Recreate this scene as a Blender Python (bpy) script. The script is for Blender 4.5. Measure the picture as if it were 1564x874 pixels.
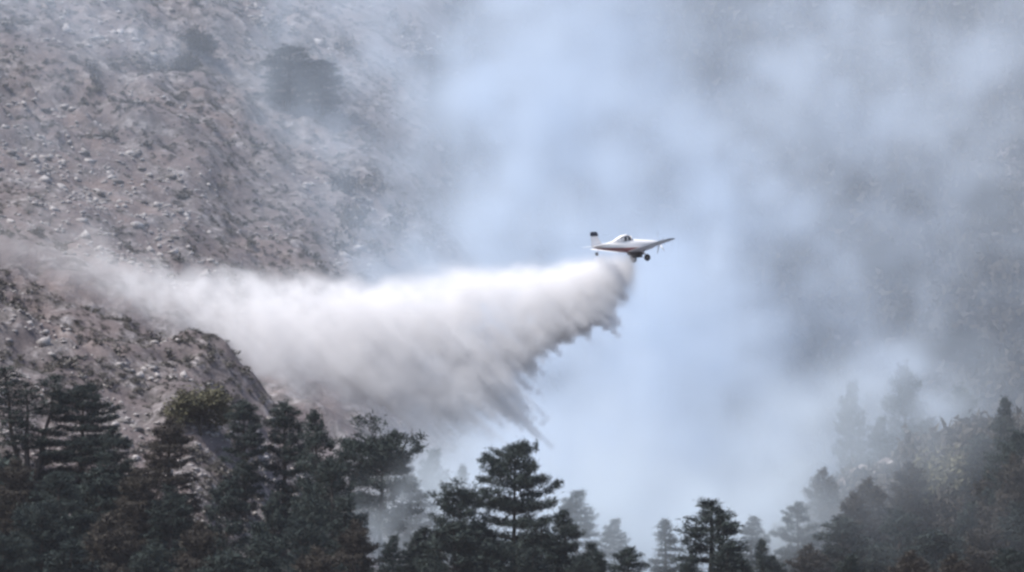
import bpy, math, random
import numpy as np
from mathutils import Vector, Matrix, noise as mnoise

R = math.radians
sc = bpy.context.scene
for o in list(bpy.data.objects):
    bpy.data.objects.remove(o)
col = sc.collection

# ------------------------------------------------------------------ camera
CAM_Z = 1.7
PITCH = R(8.0)
TANH = 0.0743                       # half width of the frame over distance
cam_d = bpy.data.cameras.new('camera')
cam = bpy.data.objects.new('camera', cam_d)
col.objects.link(cam)
cam.location = (0, 0, CAM_Z)
cam.rotation_euler = (R(90) + PITCH, 0, 0)
cam_d.sensor_width = 36.0
cam_d.lens = 18.0 / TANH
cam_d.clip_start = 1.0
cam_d.clip_end = 9000.0
sc.camera = cam

# ------------------------------------------------------------------ sky, sun, exposure
SUN_EL, SUN_AZ = R(57), R(-118)      # azimuth from +Y (view direction), negative = towards the left
world = bpy.data.worlds.new('World')
sc.world = world
world.use_nodes = True
wn = world.node_tree
bg = wn.nodes['Background']
sky = wn.nodes.new('ShaderNodeTexSky')
sky.sky_type = 'NISHITA'
sky.sun_disc = False
sky.sun_elevation = SUN_EL
sky.sun_rotation = SUN_AZ
sky.air_density = 1.0
sky.dust_density = 2.0
wn.links.new(sky.outputs[0], bg.inputs['Color'])
bg.inputs['Strength'].default_value = 0.145
sun_d = bpy.data.lights.new('sun', 'SUN')
sun_d.energy = 4.5
sun_d.angle = R(1.5)
sun_d.color = (1.0, 0.95, 0.89)
sun = bpy.data.objects.new('sun', sun_d)
col.objects.link(sun)
to_sun = Vector((math.sin(SUN_AZ) * math.cos(SUN_EL), math.cos(SUN_AZ) * math.cos(SUN_EL), math.sin(SUN_EL)))
sun.rotation_euler = (-to_sun).to_track_quat('-Z', 'Y').to_euler()
sun.location = (-300, 900, 600)

sc.view_settings.view_transform = 'Standard'
sc.view_settings.look = 'None'
sc.view_settings.exposure = 0.42
sc.view_settings.gamma = 1.0
sc.render.engine = 'CYCLES'
cy = sc.cycles
cy.use_denoising = True
cy.max_bounces = 8
cy.diffuse_bounces = 2
cy.glossy_bounces = 2
cy.volume_bounces = 4
cy.transparent_max_bounces = 8
cy.volume_step_rate = 3.0
cy.volume_max_steps = 1024
cy.filter_width = 2.8

# ------------------------------------------------------------------ helpers
rng = np.random.default_rng(7)
random.seed(7)
CP, SP = math.cos(PITCH), math.sin(PITCH)
PXU = 2 * TANH / 1564.0


def P(px, py, Y):
    """point at ground distance Y along the ray through a photo pixel"""
    u = (px - 782) * PXU
    v = (437 - py) * PXU
    dy = CP - v * SP
    dz = SP + v * CP
    k = Y / dy
    return Vector((u * k, Y, CAM_Z + dz * k))


def tag(o, label=None, cat=None, group=None, kind=None):
    if label: o['label'] = label
    if cat: o['category'] = cat
    if group: o['group'] = group
    if kind: o['kind'] = kind
    return o


def empty(name, loc=(0, 0, 0)):
    o = bpy.data.objects.new(name, None)
    col.objects.link(o)
    o.location = loc
    o.empty_display_size = 0.5
    return o


def mesh_obj(name, V, F, mat, parent=None, smooth=False):
    me = bpy.data.meshes.new(name)
    me.from_pydata([tuple(v) for v in V], [], [tuple(f) for f in F])
    if smooth:
        me.polygons.foreach_set('use_smooth', [True] * len(me.polygons))
    me.update()
    if mat: me.materials.append(mat)
    o = bpy.data.objects.new(name, me)
    col.objects.link(o)
    if parent: o.parent = parent
    return o


def np_mesh(name, V, F, mat, smooth=False):
    """V (n,3) float, F (m,k) int -> mesh data"""
    me = bpy.data.meshes.new(name)
    V = np.asarray(V, np.float32); F = np.asarray(F, np.int32)
    m, k = F.shape
    me.vertices.add(len(V)); me.vertices.foreach_set('co', V.ravel())
    me.loops.add(m * k); me.loops.foreach_set('vertex_index', F.ravel())
    me.polygons.add(m)
    me.polygons.foreach_set('loop_start', np.arange(0, m * k, k, dtype=np.int32))
    if smooth: me.polygons.foreach_set('use_smooth', np.ones(m, bool))
    me.update(calc_edges=True)
    if mat: me.materials.append(mat)
    return me


def link(name, me, parent=None):
    o = bpy.data.objects.new(name, me)
    col.objects.link(o)
    if parent: o.parent = parent
    return o


def new_mat(name):
    m = bpy.data.materials.new(name)
    m.use_nodes = True
    nt = m.node_tree
    return m, nt, nt.nodes['Principled BSDF']


def N(nt, t, **kw):
    n = nt.nodes.new(t)
    for k, v in kw.items():
        if k.startswith('i_'):
            n.inputs[k[2:].replace('_', ' ')].default_value = v
        else:
            setattr(n, k, v)
    return n


def ramp(nt, stops, interp='LINEAR'):
    r = nt.nodes.new('ShaderNodeValToRGB')
    r.color_ramp.interpolation = interp
    e = r.color_ramp.elements
    while len(e) < len(stops): e.new(0.5)
    for el, (p, c) in zip(e, stops):
        el.position = p; el.color = (*c, 1)
    return r


def plain(name, c, rough=0.6, metal=0.0, spec=0.3, var=0.12, scale=6.0):
    """paint or rubber with a little procedural mottling"""
    m, nt, b = new_mat(name)
    tc = N(nt, 'ShaderNodeTexCoord'); nz = N(nt, 'ShaderNodeTexNoise')
    nz.inputs['Scale'].default_value = scale; nz.inputs['Detail'].default_value = 4
    nt.links.new(tc.outputs['Object'], nz.inputs['Vector'])
    r = ramp(nt, [(0.3, [x * (1 - var) for x in c]), (0.7, [min(1, x * (1 + var)) for x in c])])
    nt.links.new(nz.outputs['Fac'], r.inputs[0]); nt.links.new(r.outputs[0], b.inputs['Base Color'])
    b.inputs['Roughness'].default_value = rough
    b.inputs['Metallic'].default_value = metal
    b.inputs['Specular IOR Level'].default_value = spec
    return m


def fft_noise(shape, spacing, beta, lmax, lmin, seed, stretch=(1, 1, 1)):
    """isotropic fractal noise, unit variance, wavelengths lmin..lmax metres"""
    g = np.random.default_rng(seed).standard_normal(shape).astype(np.float32)
    f = np.fft.rfftn(g)
    ks = [np.fft.fftfreq(n, s) for n, s in zip(shape[:-1], spacing[:-1])] + [np.fft.rfftfreq(shape[-1], spacing[-1])]
    K = 0
    for i, k in enumerate(ks):
        sh = [1] * len(shape); sh[i] = -1
        K = K + (k.reshape(sh) * stretch[i]) ** 2
    K = np.sqrt(K)
    A = np.where(K > 0, (K + 1.0 / lmax) ** (-beta), 0) * np.exp(-(K * lmin) ** 2)
    n = np.fft.irfftn(f * A, s=shape, axes=tuple(range(len(shape))))
    return ((n - n.mean()) / n.std()).astype(np.float32)


def smooth01(x):
    x = np.clip(x, 0, 1)
    return x * x * (3 - 2 * x)


# ------------------------------------------------------------------ terrain: one sheet from the valley to the mountain top
def prof_z(pts, Y):
    """crest line given as photo rows at one distance -> x, z arrays"""
    q = [P(a, b, Y) for a, b in pts]
    return np.array([p.x for p in q]), np.array([p.z for p in q])


C1 = prof_z([(-500, 280), (-200, 345), (0, 392), (100, 437), (200, 468), (250, 492), (285, 486), (318, 489), (345, 504),
             (378, 540), (415, 588), (465, 645), (540, 730), (620, 800), (700, 850), (900, 905), (1400, 960), (2100, 960)], 850)
C1R = prof_z([(-500, 1000), (900, 1000), (1040, 960), (1110, 900), (1170, 835), (1230, 770), (1300, 715), (1400, 675), (1564, 635), (2000, 540)], 905)
C2 = prof_z([(-600, -330), (-100, -110), (100, -40), (250, 20), (330, 60), (420, 130), (500, 165), (570, 200), (640, 255), (700, 330),
             (780, 430), (950, 620), (1400, 900), (2200, 980)], 1060)


def ridge(X, Y, crest, yc, sf, sb):
    zc = np.interp(X, *crest)
    d = Y - yc
    return np.where(d < 0, zc + sf * d, zc - sb * d)


def base_h(X, Y):
    # lower apron: valley floor at the camera rising to the forest
    ap = np.where(Y < 300, 0.0, (Y - 300) * 0.135)
    ap = ap + np.clip((Y - 650) / 200, 0, 1) * 4
    l1 = ridge(X, Y, C1, 850 + 0.10 * (X + 40), 0.50, 0.85)
    l1 = np.where(Y < 760, l1 + (760 - Y) * 0.16, l1)
    r1 = ridge(X, Y, C1R, 905, 0.45, 0.7)
    l2 = ridge(X, Y, C2, 1060 - 0.15 * (X + 40), 0.52, -0.46)
    l2 = np.minimum(l2, 60 + 0.60 * 1000)
    l3 = 60 + 0.60 * (Y - 1100) + 6 * np.sin(X * 0.045 + 1.0) + 5 * np.sin(X * 0.02 + Y * 0.013)
    l3 = np.minimum(l3, 60 + 0.60 * 1000)
    ap = np.where(Y > 860, np.minimum(ap, 80), ap)
    h = np.maximum(np.maximum(ap, l1), np.maximum(np.maximum(r1, l2), l3))
    return np.maximum(h, np.minimum(0, ap))


XG = np.concatenate([np.array([-4000, -2500, -1500, -900, -600, -420, -320, -250, -200, -165, -140.]), np.arange(-125, 125.01, 0.8),
                     np.array([140, 165, 200, 250, 320, 420, 600, 900, 1500, 2500, 4000.])])
YG = np.concatenate([np.array([-1500, -800, -400, -100, 100, 250, 300, 400, 480, 540, 580., 610, 630]), np.arange(640, 1100, 0.8),
                     np.arange(1100, 1500, 2.0), np.array([1510, 1530, 1560, 1600, 1680, 1800, 2000, 2100, 2300, 2700, 3300, 4200, 5500.])])
nx, ny = len(XG), len(YG)
GX, GY = np.meshgrid(XG, YG)
H = base_h(GX, GY)
# relief: gullies, ledges and rubble on the steep parts
T0x, T0y, T1x, T1y, TS = -130, 630, 130, 1510, 0.8
tn_shape = (int((T1y - T0y) / TS), int((T1x - T0x) / TS))
big = fft_noise(tn_shape, (TS, TS), 1.9, 40, 3.0, 3)
yy, xx = np.meshgrid(np.arange(tn_shape[0]), np.arange(tn_shape[1]), indexing='ij')
fine = fft_noise(tn_shape, (TS, TS), 1.35, 8, 1.4, 4)
fine2 = fft_noise(tn_shape, (TS, TS), 1.5, 10, 1.2, 6)
rough_a = fft_noise(tn_shape, (TS, TS), 2.0, 30, 8.0, 5)


def samp(A, X, Y):
    i = np.clip(((Y - T0y) / TS), 0, A.shape[0] - 1.001); j = np.clip(((X - T0x) / TS), 0, A.shape[1] - 1.001)
    i0 = i.astype(int); j0 = j.astype(int); fi = i - i0; fj = j - j0
    return (A[i0, j0] * (1 - fi) * (1 - fj) + A[i0 + 1, j0] * fi * (1 - fj) + A[i0, j0 + 1] * (1 - fi) * fj + A[i0 + 1, j0 + 1] * fi * fj)


def ground_z(X, Y):
    X = np.asarray(X, float); Y = np.asarray(Y, float)
    inside = smooth01((130 - np.abs(X)) / 15) * smooth01((Y - 640) / 30) * smooth01((1500 - Y) / 40)
    ra = np.clip(samp(rough_a, X, Y), -1, 2); fi = samp(fine, X, Y)
    d = 1.0 * samp(big, X, Y) + (0.34 + 0.2 * ra) * fi - (0.5 + 0.25 * ra) * np.abs(samp(fine2, X, Y))
    return base_h(X, Y) + d * inside


Hd = ground_z(GX, GY)


def rock_ground_mat():
    m, nt, b = new_mat('stony_scrub_ground')
    tc = N(nt, 'ShaderNodeTexCoord')
    n1 = N(nt, 'ShaderNodeTexNoise'); n1.inputs['Scale'].default_value = 0.06; n1.inputs['Detail'].default_value = 6
    n2 = N(nt, 'ShaderNodeTexNoise'); n2.inputs['Scale'].default_value = 0.55; n2.inputs['Detail'].default_value = 8; n2.inputs['Roughness'].default_value = 0.7
    n3 = N(nt, 'ShaderNodeTexNoise'); n3.inputs['Scale'].default_value = 0.22; n3.inputs['Detail'].default_value = 5
    for n in (n1, n2, n3): nt.links.new(tc.outputs['Object'], n.inputs['Vector'])
    soil = ramp(nt, [(0.3, (0.105, 0.09, 0.095)), (0.52, (0.152, 0.127, 0.129)), (0.72, (0.195, 0.154, 0.146))])
    nt.links.new(n1.outputs['Fac'], soil.inputs[0])
    stone = ramp(nt, [(0.36, (0.055, 0.055, 0.053)), (0.5, (0.15, 0.138, 0.14)), (0.6, (0.29, 0.272, 0.277)), (0.72, (0.42, 0.40, 0.405))])
    nt.links.new(n2.outputs['Fac'], stone.inputs[0])
    mx = N(nt, 'ShaderNodeMix', data_type='RGBA')
    fr = ramp(nt, [(0.42, (0.15, 0.15, 0.15)), (0.62, (0.85, 0.85, 0.85))])
    nt.links.new(n3.outputs['Fac'], fr.inputs[0])
    nt.links.new(fr.outputs[0], mx.inputs[0])
    nt.links.new(soil.outputs[0], mx.inputs[6]); nt.links.new(stone.outputs[0], mx.inputs[7])
    nt.links.new(mx.outputs[2], b.inputs['Base Color'])
    b.inputs['Roughness'].default_value = 0.95
    b.inputs['Specular IOR Level'].default_value = 0.1
    bp = N(nt, 'ShaderNodeBump'); bp.inputs['Strength'].default_value = 1.0; bp.inputs['Distance'].default_value = 0.9
    nt.links.new(n2.outputs['Fac'], bp.inputs['Height']); nt.links.new(bp.outputs[0], b.inputs['Normal'])
    return m


V = np.stack([GX.ravel(), GY.ravel(), Hd.ravel()], 1)
ii = (np.arange(ny - 1)[:, None] * nx + np.arange(nx - 1)[None, :]).ravel()
F = np.stack([ii, ii + 1, ii + nx + 1, ii + nx], 1)
ground = link('mountain_ground', np_mesh('mountain_ground', V, F, rock_ground_mat(), smooth=True))
tag(ground, 'stony mountainside with scrubby brown soil and grey rubble', 'mountain', kind='structure')


def gz(x, y): return float(ground_z(np.array([x]), np.array([y]))[0])


def hit(px, py, y0=640.0, y1=1500.0):
    """where the ray through a photo pixel meets the terrain"""
    u = (px - 782) * PXU; v = (437 - py) * PXU
    dy = CP - v * SP; dz = SP + v * CP
    Y = np.arange(y0, y1, 0.5)
    k = Y / dy
    X = u * k; Z = CAM_Z + dz * k
    g = ground_z(X, Y)
    w = np.nonzero(g >= Z)[0]
    if len(w) == 0: return None
    return float(X[w[0]]), float(Y[w[0]]), float(g[w[0]])


# ------------------------------------------------------------------ boulders and low scrub on the open slopes
def stone_mat(name, lo, hi):
    m, nt, b = new_mat(name)
    tc = N(nt, 'ShaderNodeTexCoord'); n = N(nt, 'ShaderNodeTexNoise')
    n.inputs['Scale'].default_value = 2.5; n.inputs['Detail'].default_value = 6
    nt.links.new(tc.outputs['Object'], n.inputs['Vector'])
    r = ramp(nt, [(0.3, lo), (0.65, hi)])
    nt.links.new(n.outputs['Fac'], r.inputs[0]); nt.links.new(r.outputs[0], b.inputs['Base Color'])
    b.inputs['Roughness'].default_value = 0.9
    return m


M_PALE = stone_mat('pale_limestone', (0.17, 0.157, 0.158), (0.37, 0.348, 0.348))
M_GREY = stone_mat('grey_limestone', (0.08, 0.074, 0.073), (0.18, 0.165, 0.162))


def boulder_mesh(seed, mat):
    r = np.random.default_rng(seed)
    t = (1 + 5 ** 0.5) / 2
    v = np.array([(-1, t, 0), (1, t, 0), (-1, -t, 0), (1, -t, 0), (0, -1, t), (0, 1, t), (0, -1, -t), (0, 1, -t), (t, 0, -1), (t, 0, 1), (-t, 0, -1), (-t, 0, 1)], float)
    v /= np.linalg.norm(v[0])
    f = [(0, 11, 5), (0, 5, 1), (0, 1, 7), (0, 7, 10), (0, 10, 11), (1, 5, 9), (5, 11, 4), (11, 10, 2), (10, 7, 6), (7, 1, 8),
         (3, 9, 4), (3, 4, 2), (3, 2, 6), (3, 6, 8), (3, 8, 9), (4, 9, 5), (2, 4, 11), (6, 2, 10), (8, 6, 7), (9, 8, 1)]
    v = v * r.uniform(0.5, 1.25, (12, 1)) * np.array([1.2, 0.8, r.uniform(0.35, 0.65)])
    return np_mesh('boulder', v, np.array(f), mat)


BOULDERS = [boulder_mesh(100 + k, M_PALE if k % 2 == 0 else M_GREY) for k in range(8)]


def clump_tris(c, s, n, r, up=0.35, wid=0.32, spr=0.55):
    """n leaf faces around points c (k,3) with size s"""
    k = len(c)
    cc = np.repeat(c, n, 0) + r.normal(0, 1, (k * n, 3)) * s * spr
    d = r.normal(0, 1, (k * n, 3)); d[:, 2] = d[:, 2] * 0.7 + up
    d /= np.linalg.norm(d, axis=1)[:, None]
    w = r.normal(0, 1, (k * n, 3)); w -= d * (w * d).sum(1)[:, None]
    w /= np.linalg.norm(w, axis=1)[:, None]
    l = (s * r.uniform(0.6, 1.2, (k * n, 1)))
    a = cc - w * l * wid; b = cc + w * l * wid; t = cc + d * l
    V = np.stack([a, b, t], 1).reshape(-1, 3)
    return V, np.arange(len(V)).reshape(-1, 3)


def foliage_mat(name, dark, light, dead=None):
    m, nt, b = new_mat(name)
    geo = N(nt, 'ShaderNodeNewGeometry'); oi = N(nt, 'ShaderNodeObjectInfo')
    tc = N(nt, 'ShaderNodeTexCoord'); n = N(nt, 'ShaderNodeTexNoise')
    n.inputs['Scale'].default_value = 0.7; n.inputs['Detail'].default_value = 3
    nt.links.new(tc.outputs['Object'], n.inputs['Vector'])
    ad = N(nt, 'ShaderNodeMath', operation='MULTIPLY_ADD'); ad.inputs[1].default_value = 0.45
    nt.links.new(geo.outputs['Random Per Island'], ad.inputs[0]); nt.links.new(n.outputs['Fac'], ad.inputs[2])
    ad2 = N(nt, 'ShaderNodeMath', operation='MULTIPLY_ADD'); ad2.inputs[1].default_value = 0.35
    nt.links.new(oi.outputs['Random'], ad2.inputs[0]); nt.links.new(ad.outputs[0], ad2.inputs[2])
    r = ramp(nt, [(0.35, dark), (1.15 if False else 1.0, light)])
    nt.links.new(ad2.outputs[0], r.inputs[0]); nt.links.new(r.outputs[0], b.inputs['Base Color'])
    b.inputs['Roughness'].default_value = 0.75
    b.inputs['Specular IOR Level'].default_value = 0.15
    return m


M_PINE = foliage_mat('pine_needles', (0.010, 0.017, 0.019), (0.034, 0.046, 0.042))
M_BROWN = foliage_mat('dry_pine_needles', (0.02, 0.018, 0.016), (0.05, 0.044, 0.037))
M_OLIVE = foliage_mat('olive_leaves', (0.045, 0.047, 0.03), (0.105, 0.10, 0.064))
M_SCRUB = foliage_mat('scrub_leaves', (0.045, 0.044, 0.041), (0.105, 0.098, 0.09))
M_BARK = plain('pine_bark', (0.055, 0.045, 0.04), 0.95, var=0.4, scale=3)


def shrub_mesh(seed):
    r = np.random.default_rng(seed)
    c = r.normal(0, 1, (11, 3)); c /= np.linalg.norm(c, axis=1)[:, None]
    c *= r.uniform(0.45, 1.0, (11, 1)); c[:, 2] = np.abs(c[:, 2]) * 0.75
    V, F = clump_tris(c, 0.68, 5, r)
    return np_mesh('shrub', V, F, M_SCRUB)


SHRUBS = [shrub_mesh(200 + k) for k in range(5)]


def scatter(n, x0, x1, y0, y1, seed, keep=None):
    r = np.random.default_rng(seed)
    x = r.uniform(x0, x1, n); y = r.uniform(y0, y1, n)
    pt = samp(stony, x, y)
    z = ground_z(x, y)
    ok = np.ones(n, bool) if keep is None else keep(x, y, z)
    return [(float(a), float(b), float(c), float(d)) for a, b, c, d in zip(x[ok], y[ok], z[ok], pt[ok])]


stony = fft_noise(tn_shape, (TS, TS), 1.7, 25, 3.0, 78)
far_pts = scatter(13000, -88, 10, 952, 1135, 11)
kn_pts = scatter(5600, -76, -20, 768, 862, 12)
rt_pts = scatter(900, 26, 80, 812, 905, 13)
oc_pts = [(h[0], h[1], h[2], 0.3) for h in (hit(random.uniform(285, 450), random.uniform(715, 810)) for _ in range(200)) if h]

cand = []
for src, kind in ((far_pts, 'far'), (kn_pts, 'knoll'), (rt_pts, 'spur'), (oc_pts, 'ledge')):
    for (x, y, z, p) in src:
        s = float(np.clip(random.lognormvariate(-1.4, 0.52) * (1 + 0.3 * p), 0.12, 1.2))
        cand.append((s, kind, x, y, z, p))
bo = [c for c in cand if c[5] > (-0.5 if c[1] == 'knoll' else 0.0)]
sh = [c for c in cand if c[5] <= (-0.1 if c[1] == 'knoll' else 0.25)]
bo.sort(key=lambda c: -c[0])
LAB_B = {'far': ('boulder on the bare upper slope behind the water', 'boulders on the upper slope'),
         'knoll': ('boulder on the rocky knoll above the pines', 'boulders on the knoll'),
         'spur': ('boulder on the wooded spur half hidden by blue smoke', 'boulders on the smoky spur'),
         'ledge': ('boulder on the ledge showing between the dark pines', 'rocks on the ledge among the pines')}
nb = 0
rest_V, rest_F, off = [], [], 0
for (s, kind, x, y, z, p) in bo:
    rz = random.uniform(0, 6.28); bk = random.randrange(8); me = BOULDERS[bk]
    if nb < 290:
        o = link('boulder', me)
        o.location = (x, y, z + s * 0.08); o.scale = (s, s, s)
        o.rotation_euler = (random.uniform(-.3, .3), random.uniform(-.3, .3), rz)
        tag(o, ('large ' if s > 0.95 else '') + ('pale limestone ' if bk % 2 == 0 else 'dull grey ') + LAB_B[kind][0], 'boulder', LAB_B[kind][1]); nb += 1
    else:
        v = np.empty(36, np.float32); me.vertices.foreach_get('co', v); v = v.reshape(-1, 3) * s * 0.9
        c_, s_ = math.cos(rz), math.sin(rz)
        v = np.stack([v[:, 0] * c_ - v[:, 1] * s_ + x, v[:, 0] * s_ + v[:, 1] * c_ + y, v[:, 2] + z + s * 0.12], 1)
        f = np.empty(60, np.int32); me.loops.foreach_get('vertex_index', f)
        rest_V.append(v); rest_F.append(f.reshape(-1, 3) + off); off += 12
rub = link('rubble', np_mesh('rubble', np.concatenate(rest_V), np.concatenate(rest_F), M_PALE))
tag(rub, 'small loose pale stones strewn over the mountainside', 'rubble', kind='stuff')

LAB_S = {'far': ('low dry shrub on the bare upper slope behind the water', 'shrubs on the upper slope'),
         'knoll': ('low dry shrub on the rocky knoll above the pines', 'shrubs on the knoll'),
         'spur': ('low shrub on the wooded spur half hidden by blue smoke', 'shrubs on the smoky spur'),
         'ledge': ('low shrub on the pale ledge between the dark pines', 'shrubs on the ledge')}
random.shuffle(sh)
sh = [(c[0] * 1.0 + 0.14, *c[1:]) for c in sh]
sh.sort(key=lambda c: -c[0])
rest_V, rest_F, off = [], [], 0
for k, (s, kind, x, y, z, p) in enumerate(sh):
    me = SHRUBS[random.randrange(5)]; rz = random.uniform(0, 6.28)
    if k < 270:
        o = link('shrub', me); o.location = (x, y, z - 0.05); o.rotation_euler = (0, 0, rz); o.scale = (s, s, s * 0.85)
        tag(o, LAB_S[kind][0], 'shrub', LAB_S[kind][1])
    else:
        nvv = len(me.vertices); v = np.empty(nvv * 3, np.float32); me.vertices.foreach_get('co', v)
        v = v.reshape(-1, 3) * np.array([s, s, s * .8]); c_, s_ = math.cos(rz), math.sin(rz)
        v = np.stack([v[:, 0] * c_ - v[:, 1] * s_ + x, v[:, 0] * s_ + v[:, 1] * c_ + y, v[:, 2] + z - 0.05], 1)
        rest_V.append(v); rest_F.append(np.arange(nvv).reshape(-1, 3) + off); off += nvv
scr = link('scrub', np_mesh('scrub', np.concatenate(rest_V), np.concatenate(rest_F), M_SCRUB))
tag(scr, 'thin low scrub dotted between the stones of the mountainside', 'scrub', kind='stuff')


# dark woodland on the far face and over the spur, too dim behind the smoke to count
def massed(name, pts, mat, label):
    vs, fs, of = [], [], 0
    for (x, y, z, s) in pts:
        me = SHRUBS[random.randrange(5)]; rz = random.uniform(0, 6.28)
        nvv = len(me.vertices); v = np.empty(nvv * 3, np.float32); me.vertices.foreach_get('co', v)
        v = v.reshape(-1, 3) * np.array([s, s, s * 1.25]); c_, s_ = math.cos(rz), math.sin(rz)
        vs.append(np.stack([v[:, 0] * c_ - v[:, 1] * s_ + x, v[:, 0] * s_ + v[:, 1] * c_ + y, v[:, 2] + z - 0.1], 1))
        fs.append(np.arange(nvv).reshape(-1, 3) + of); of += nvv
    o = link(name, np_mesh(name, np.concatenate(vs), np.concatenate(fs), mat))
    tag(o, label, 'woodland', kind='stuff')


wp = scatter(8200, -10, 116, 1050, 1480, 15)
wp = [(x, y, z, random.uniform(1.4, 3.2)) for (x, y, z, p) in wp ]
bare = [hit(1300, 690), hit(1345, 712), hit(1240, 770)]
sp = [(x, y, z, random.uniform(0.7, 2.0)) for (x, y, z, p) in scatter(4600, 22, 96, 795, 945, 16) if all((x - b[0]) ** 2 + ((y - b[1]) * 0.6) ** 2 > 16 for b in bare if b)]
gp = [(x, y, z, random.uniform(0.6, 1.8)) for (x, y, z, p) in scatter(420, -45, 8, 985, 1130, 17) if p > 0.7]
massed('far_woodland', wp + gp, M_BROWN, 'dark woodland on the far mountain face dimmed by smoke')
fp = [(x, y, z, random.uniform(0.8, 2.1)) for (x, y, z, p) in scatter(2600, -80, 10, 690, 788, 18)]
lp = [hit(330, 735), hit(375, 750), hit(420, 760)]
fp = [q for q in fp if all((q[0] - b[0]) ** 2 + ((q[1] - b[1]) * 0.5) ** 2 > 12 for b in lp if b)]
massed('forest_undergrowth', fp, M_PINE, 'dark undergrowth beneath the pines on the foreground slope')
massed('undergrowth', sp, M_BROWN, 'dry brown undergrowth covering the wooded spur')


# ------------------------------------------------------------------ pines
def tube(path, radii, sides=7):
    path = np.asarray(path, float); V = []; F = []
    for i, (p, r) in enumerate(zip(path, radii)):
        t = path[min(i + 1, len(path) - 1)] - path[max(i - 1, 0)]
        t /= np.linalg.norm(t)
        a = np.cross(t, (0.3, 0.9, 0.2)); a /= np.linalg.norm(a); b = np.cross(t, a)
        for k in range(sides):
            an = 2 * math.pi * k / sides
            V.append(p + r * (math.cos(an) * a + math.sin(an) * b))
    for i in range(len(path) - 1):
        for k in range(sides):
            k2 = (k + 1) % sides
            F.append((i * sides + k, i * sides + k2, (i + 1) * sides + k2, (i + 1) * sides + k))
    return np.array(V), np.array(F)


def pine(seed, prof, H=20.0, spacing=0.8, nbr=5, up_top=0.7, up_bot=-0.15, curve=0.15, dens=1.0, gap=0.12, size=0.42, mat=None,
         plate=0.42, inner=0.25, stems=1, spread=0.0):
    """prof: [(height fraction, bough length in metres)] ; returns crown mesh, trunk mesh of a tree H metres tall"""
    r = np.random.default_rng(seed)
    hs = np.array([p[0] for p in prof]); rs = np.array([p[1] for p in prof])
    tv, tf, off = [], [], 0
    pts = []

    def add(v, f):
        nonlocal off
        tv.append(v); tf.append(f + off); off += len(v)
    for st in range(stems):
        a0 = r.uniform(0, 6.28); lean = np.array([math.cos(a0), math.sin(a0)]) * (spread if stems > 1 else 0.02 * H) * r.uniform(0.6, 1.0)
        if stems > 1: lean = np.array([(st - (stems - 1) / 2) * spread, r.uniform(-1, 1) * spread * 0.4])
        Hs = H * (1 if st == 0 else r.uniform(0.82, 0.95))
        zz = np.linspace(-1.0, Hs, 9); tt = np.clip(zz / Hs, 0, 1)
        wob = r.normal(0, 0.006 * H, (9, 2)); wob[0] = 0
        path = np.stack([lean[0] * tt ** 0.7 + wob[:, 0] * tt, lean[1] * tt ** 0.7 + wob[:, 1] * tt, zz], 1)
        add(*tube(path, 0.019 * H * (1 - 0.93 * tt) / (1 if stems == 1 else 1.4) + 0.02))
        ax = lambda z: np.array([np.interp(z, zz, path[:, 0]), np.interp(z, zz, path[:, 1]), z])
        z = hs[0] * Hs
        az = r.uniform(0, 6.28)
        while z < Hs * 0.99:
            f = z / Hs
            Lm = np.interp(f, hs, rs) / (1 if stems == 1 else 1.5)
            n = nbr + r.integers(-1, 2)
            for b in range(n):
                az += 2 * math.pi / n + r.normal(0, 0.35)
                if r.random() < gap + 0.06: continue
                L = max(0.25, Lm * r.uniform(0.45, 1.15))
                el = up_bot + (up_top - up_bot) * f ** 1.6 + r.normal(0, 0.12)
                d = np.array([math.cos(az), math.sin(az), 0])
                sd = np.array([-d[1], d[0], 0])
                o = ax(z + r.uniform(-.3, .3) * spacing)
                tS = np.linspace(0, 1, 4)
                bp = o + d * (L * tS)[:, None] + np.array([0, 0, 1.0]) * ((math.tan(el) * tS + curve * tS ** 2) * L)[:, None]
                if L > 0.7: add(*tube(bp, 0.012 * L * (1 - 0.8 * tS) + 0.012, 4))
                m = max(3, int(1.0 * dens * (3.0 * L + 1.3 * L * L)))
                t = inner + (1 - inner) * r.random(m) ** 0.75
                wid = plate * L * np.sin(np.clip(t * 1.05, 0, 1) * math.pi * 0.86) + 0.12
                u = r.uniform(-1, 1, m) * wid
                q = o + d * (L * t)[:, None] + sd * u[:, None]
                q[:, 2] += (math.tan(el) * t + curve * t ** 2) * L + r.normal(0, 0.10, m) + 0.08 * np.abs(u)
                pts.append(q)
            z += 1.12 * spacing * r.uniform(0.7, 1.3) * (1.0 if f < 0.8 else 0.7)
        pts.append(np.stack([ax(Hs * (0.965 + 0.009 * i)) for i in range(5)]) + r.normal(0, 0.035, (5, 3)))
    c = np.concatenate(pts)
    V, F = clump_tris(c, size, 11, r, 0.45, 0.13, 0.40)
    cm = np_mesh('crown', V, F, mat or M_PINE)
    tm = np_mesh('trunk', np.concatenate(tv), np.concatenate(tf), M_BARK, smooth=True)
    return cm, tm, float(np.percentile(V[:, 2], 99.7))


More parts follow.
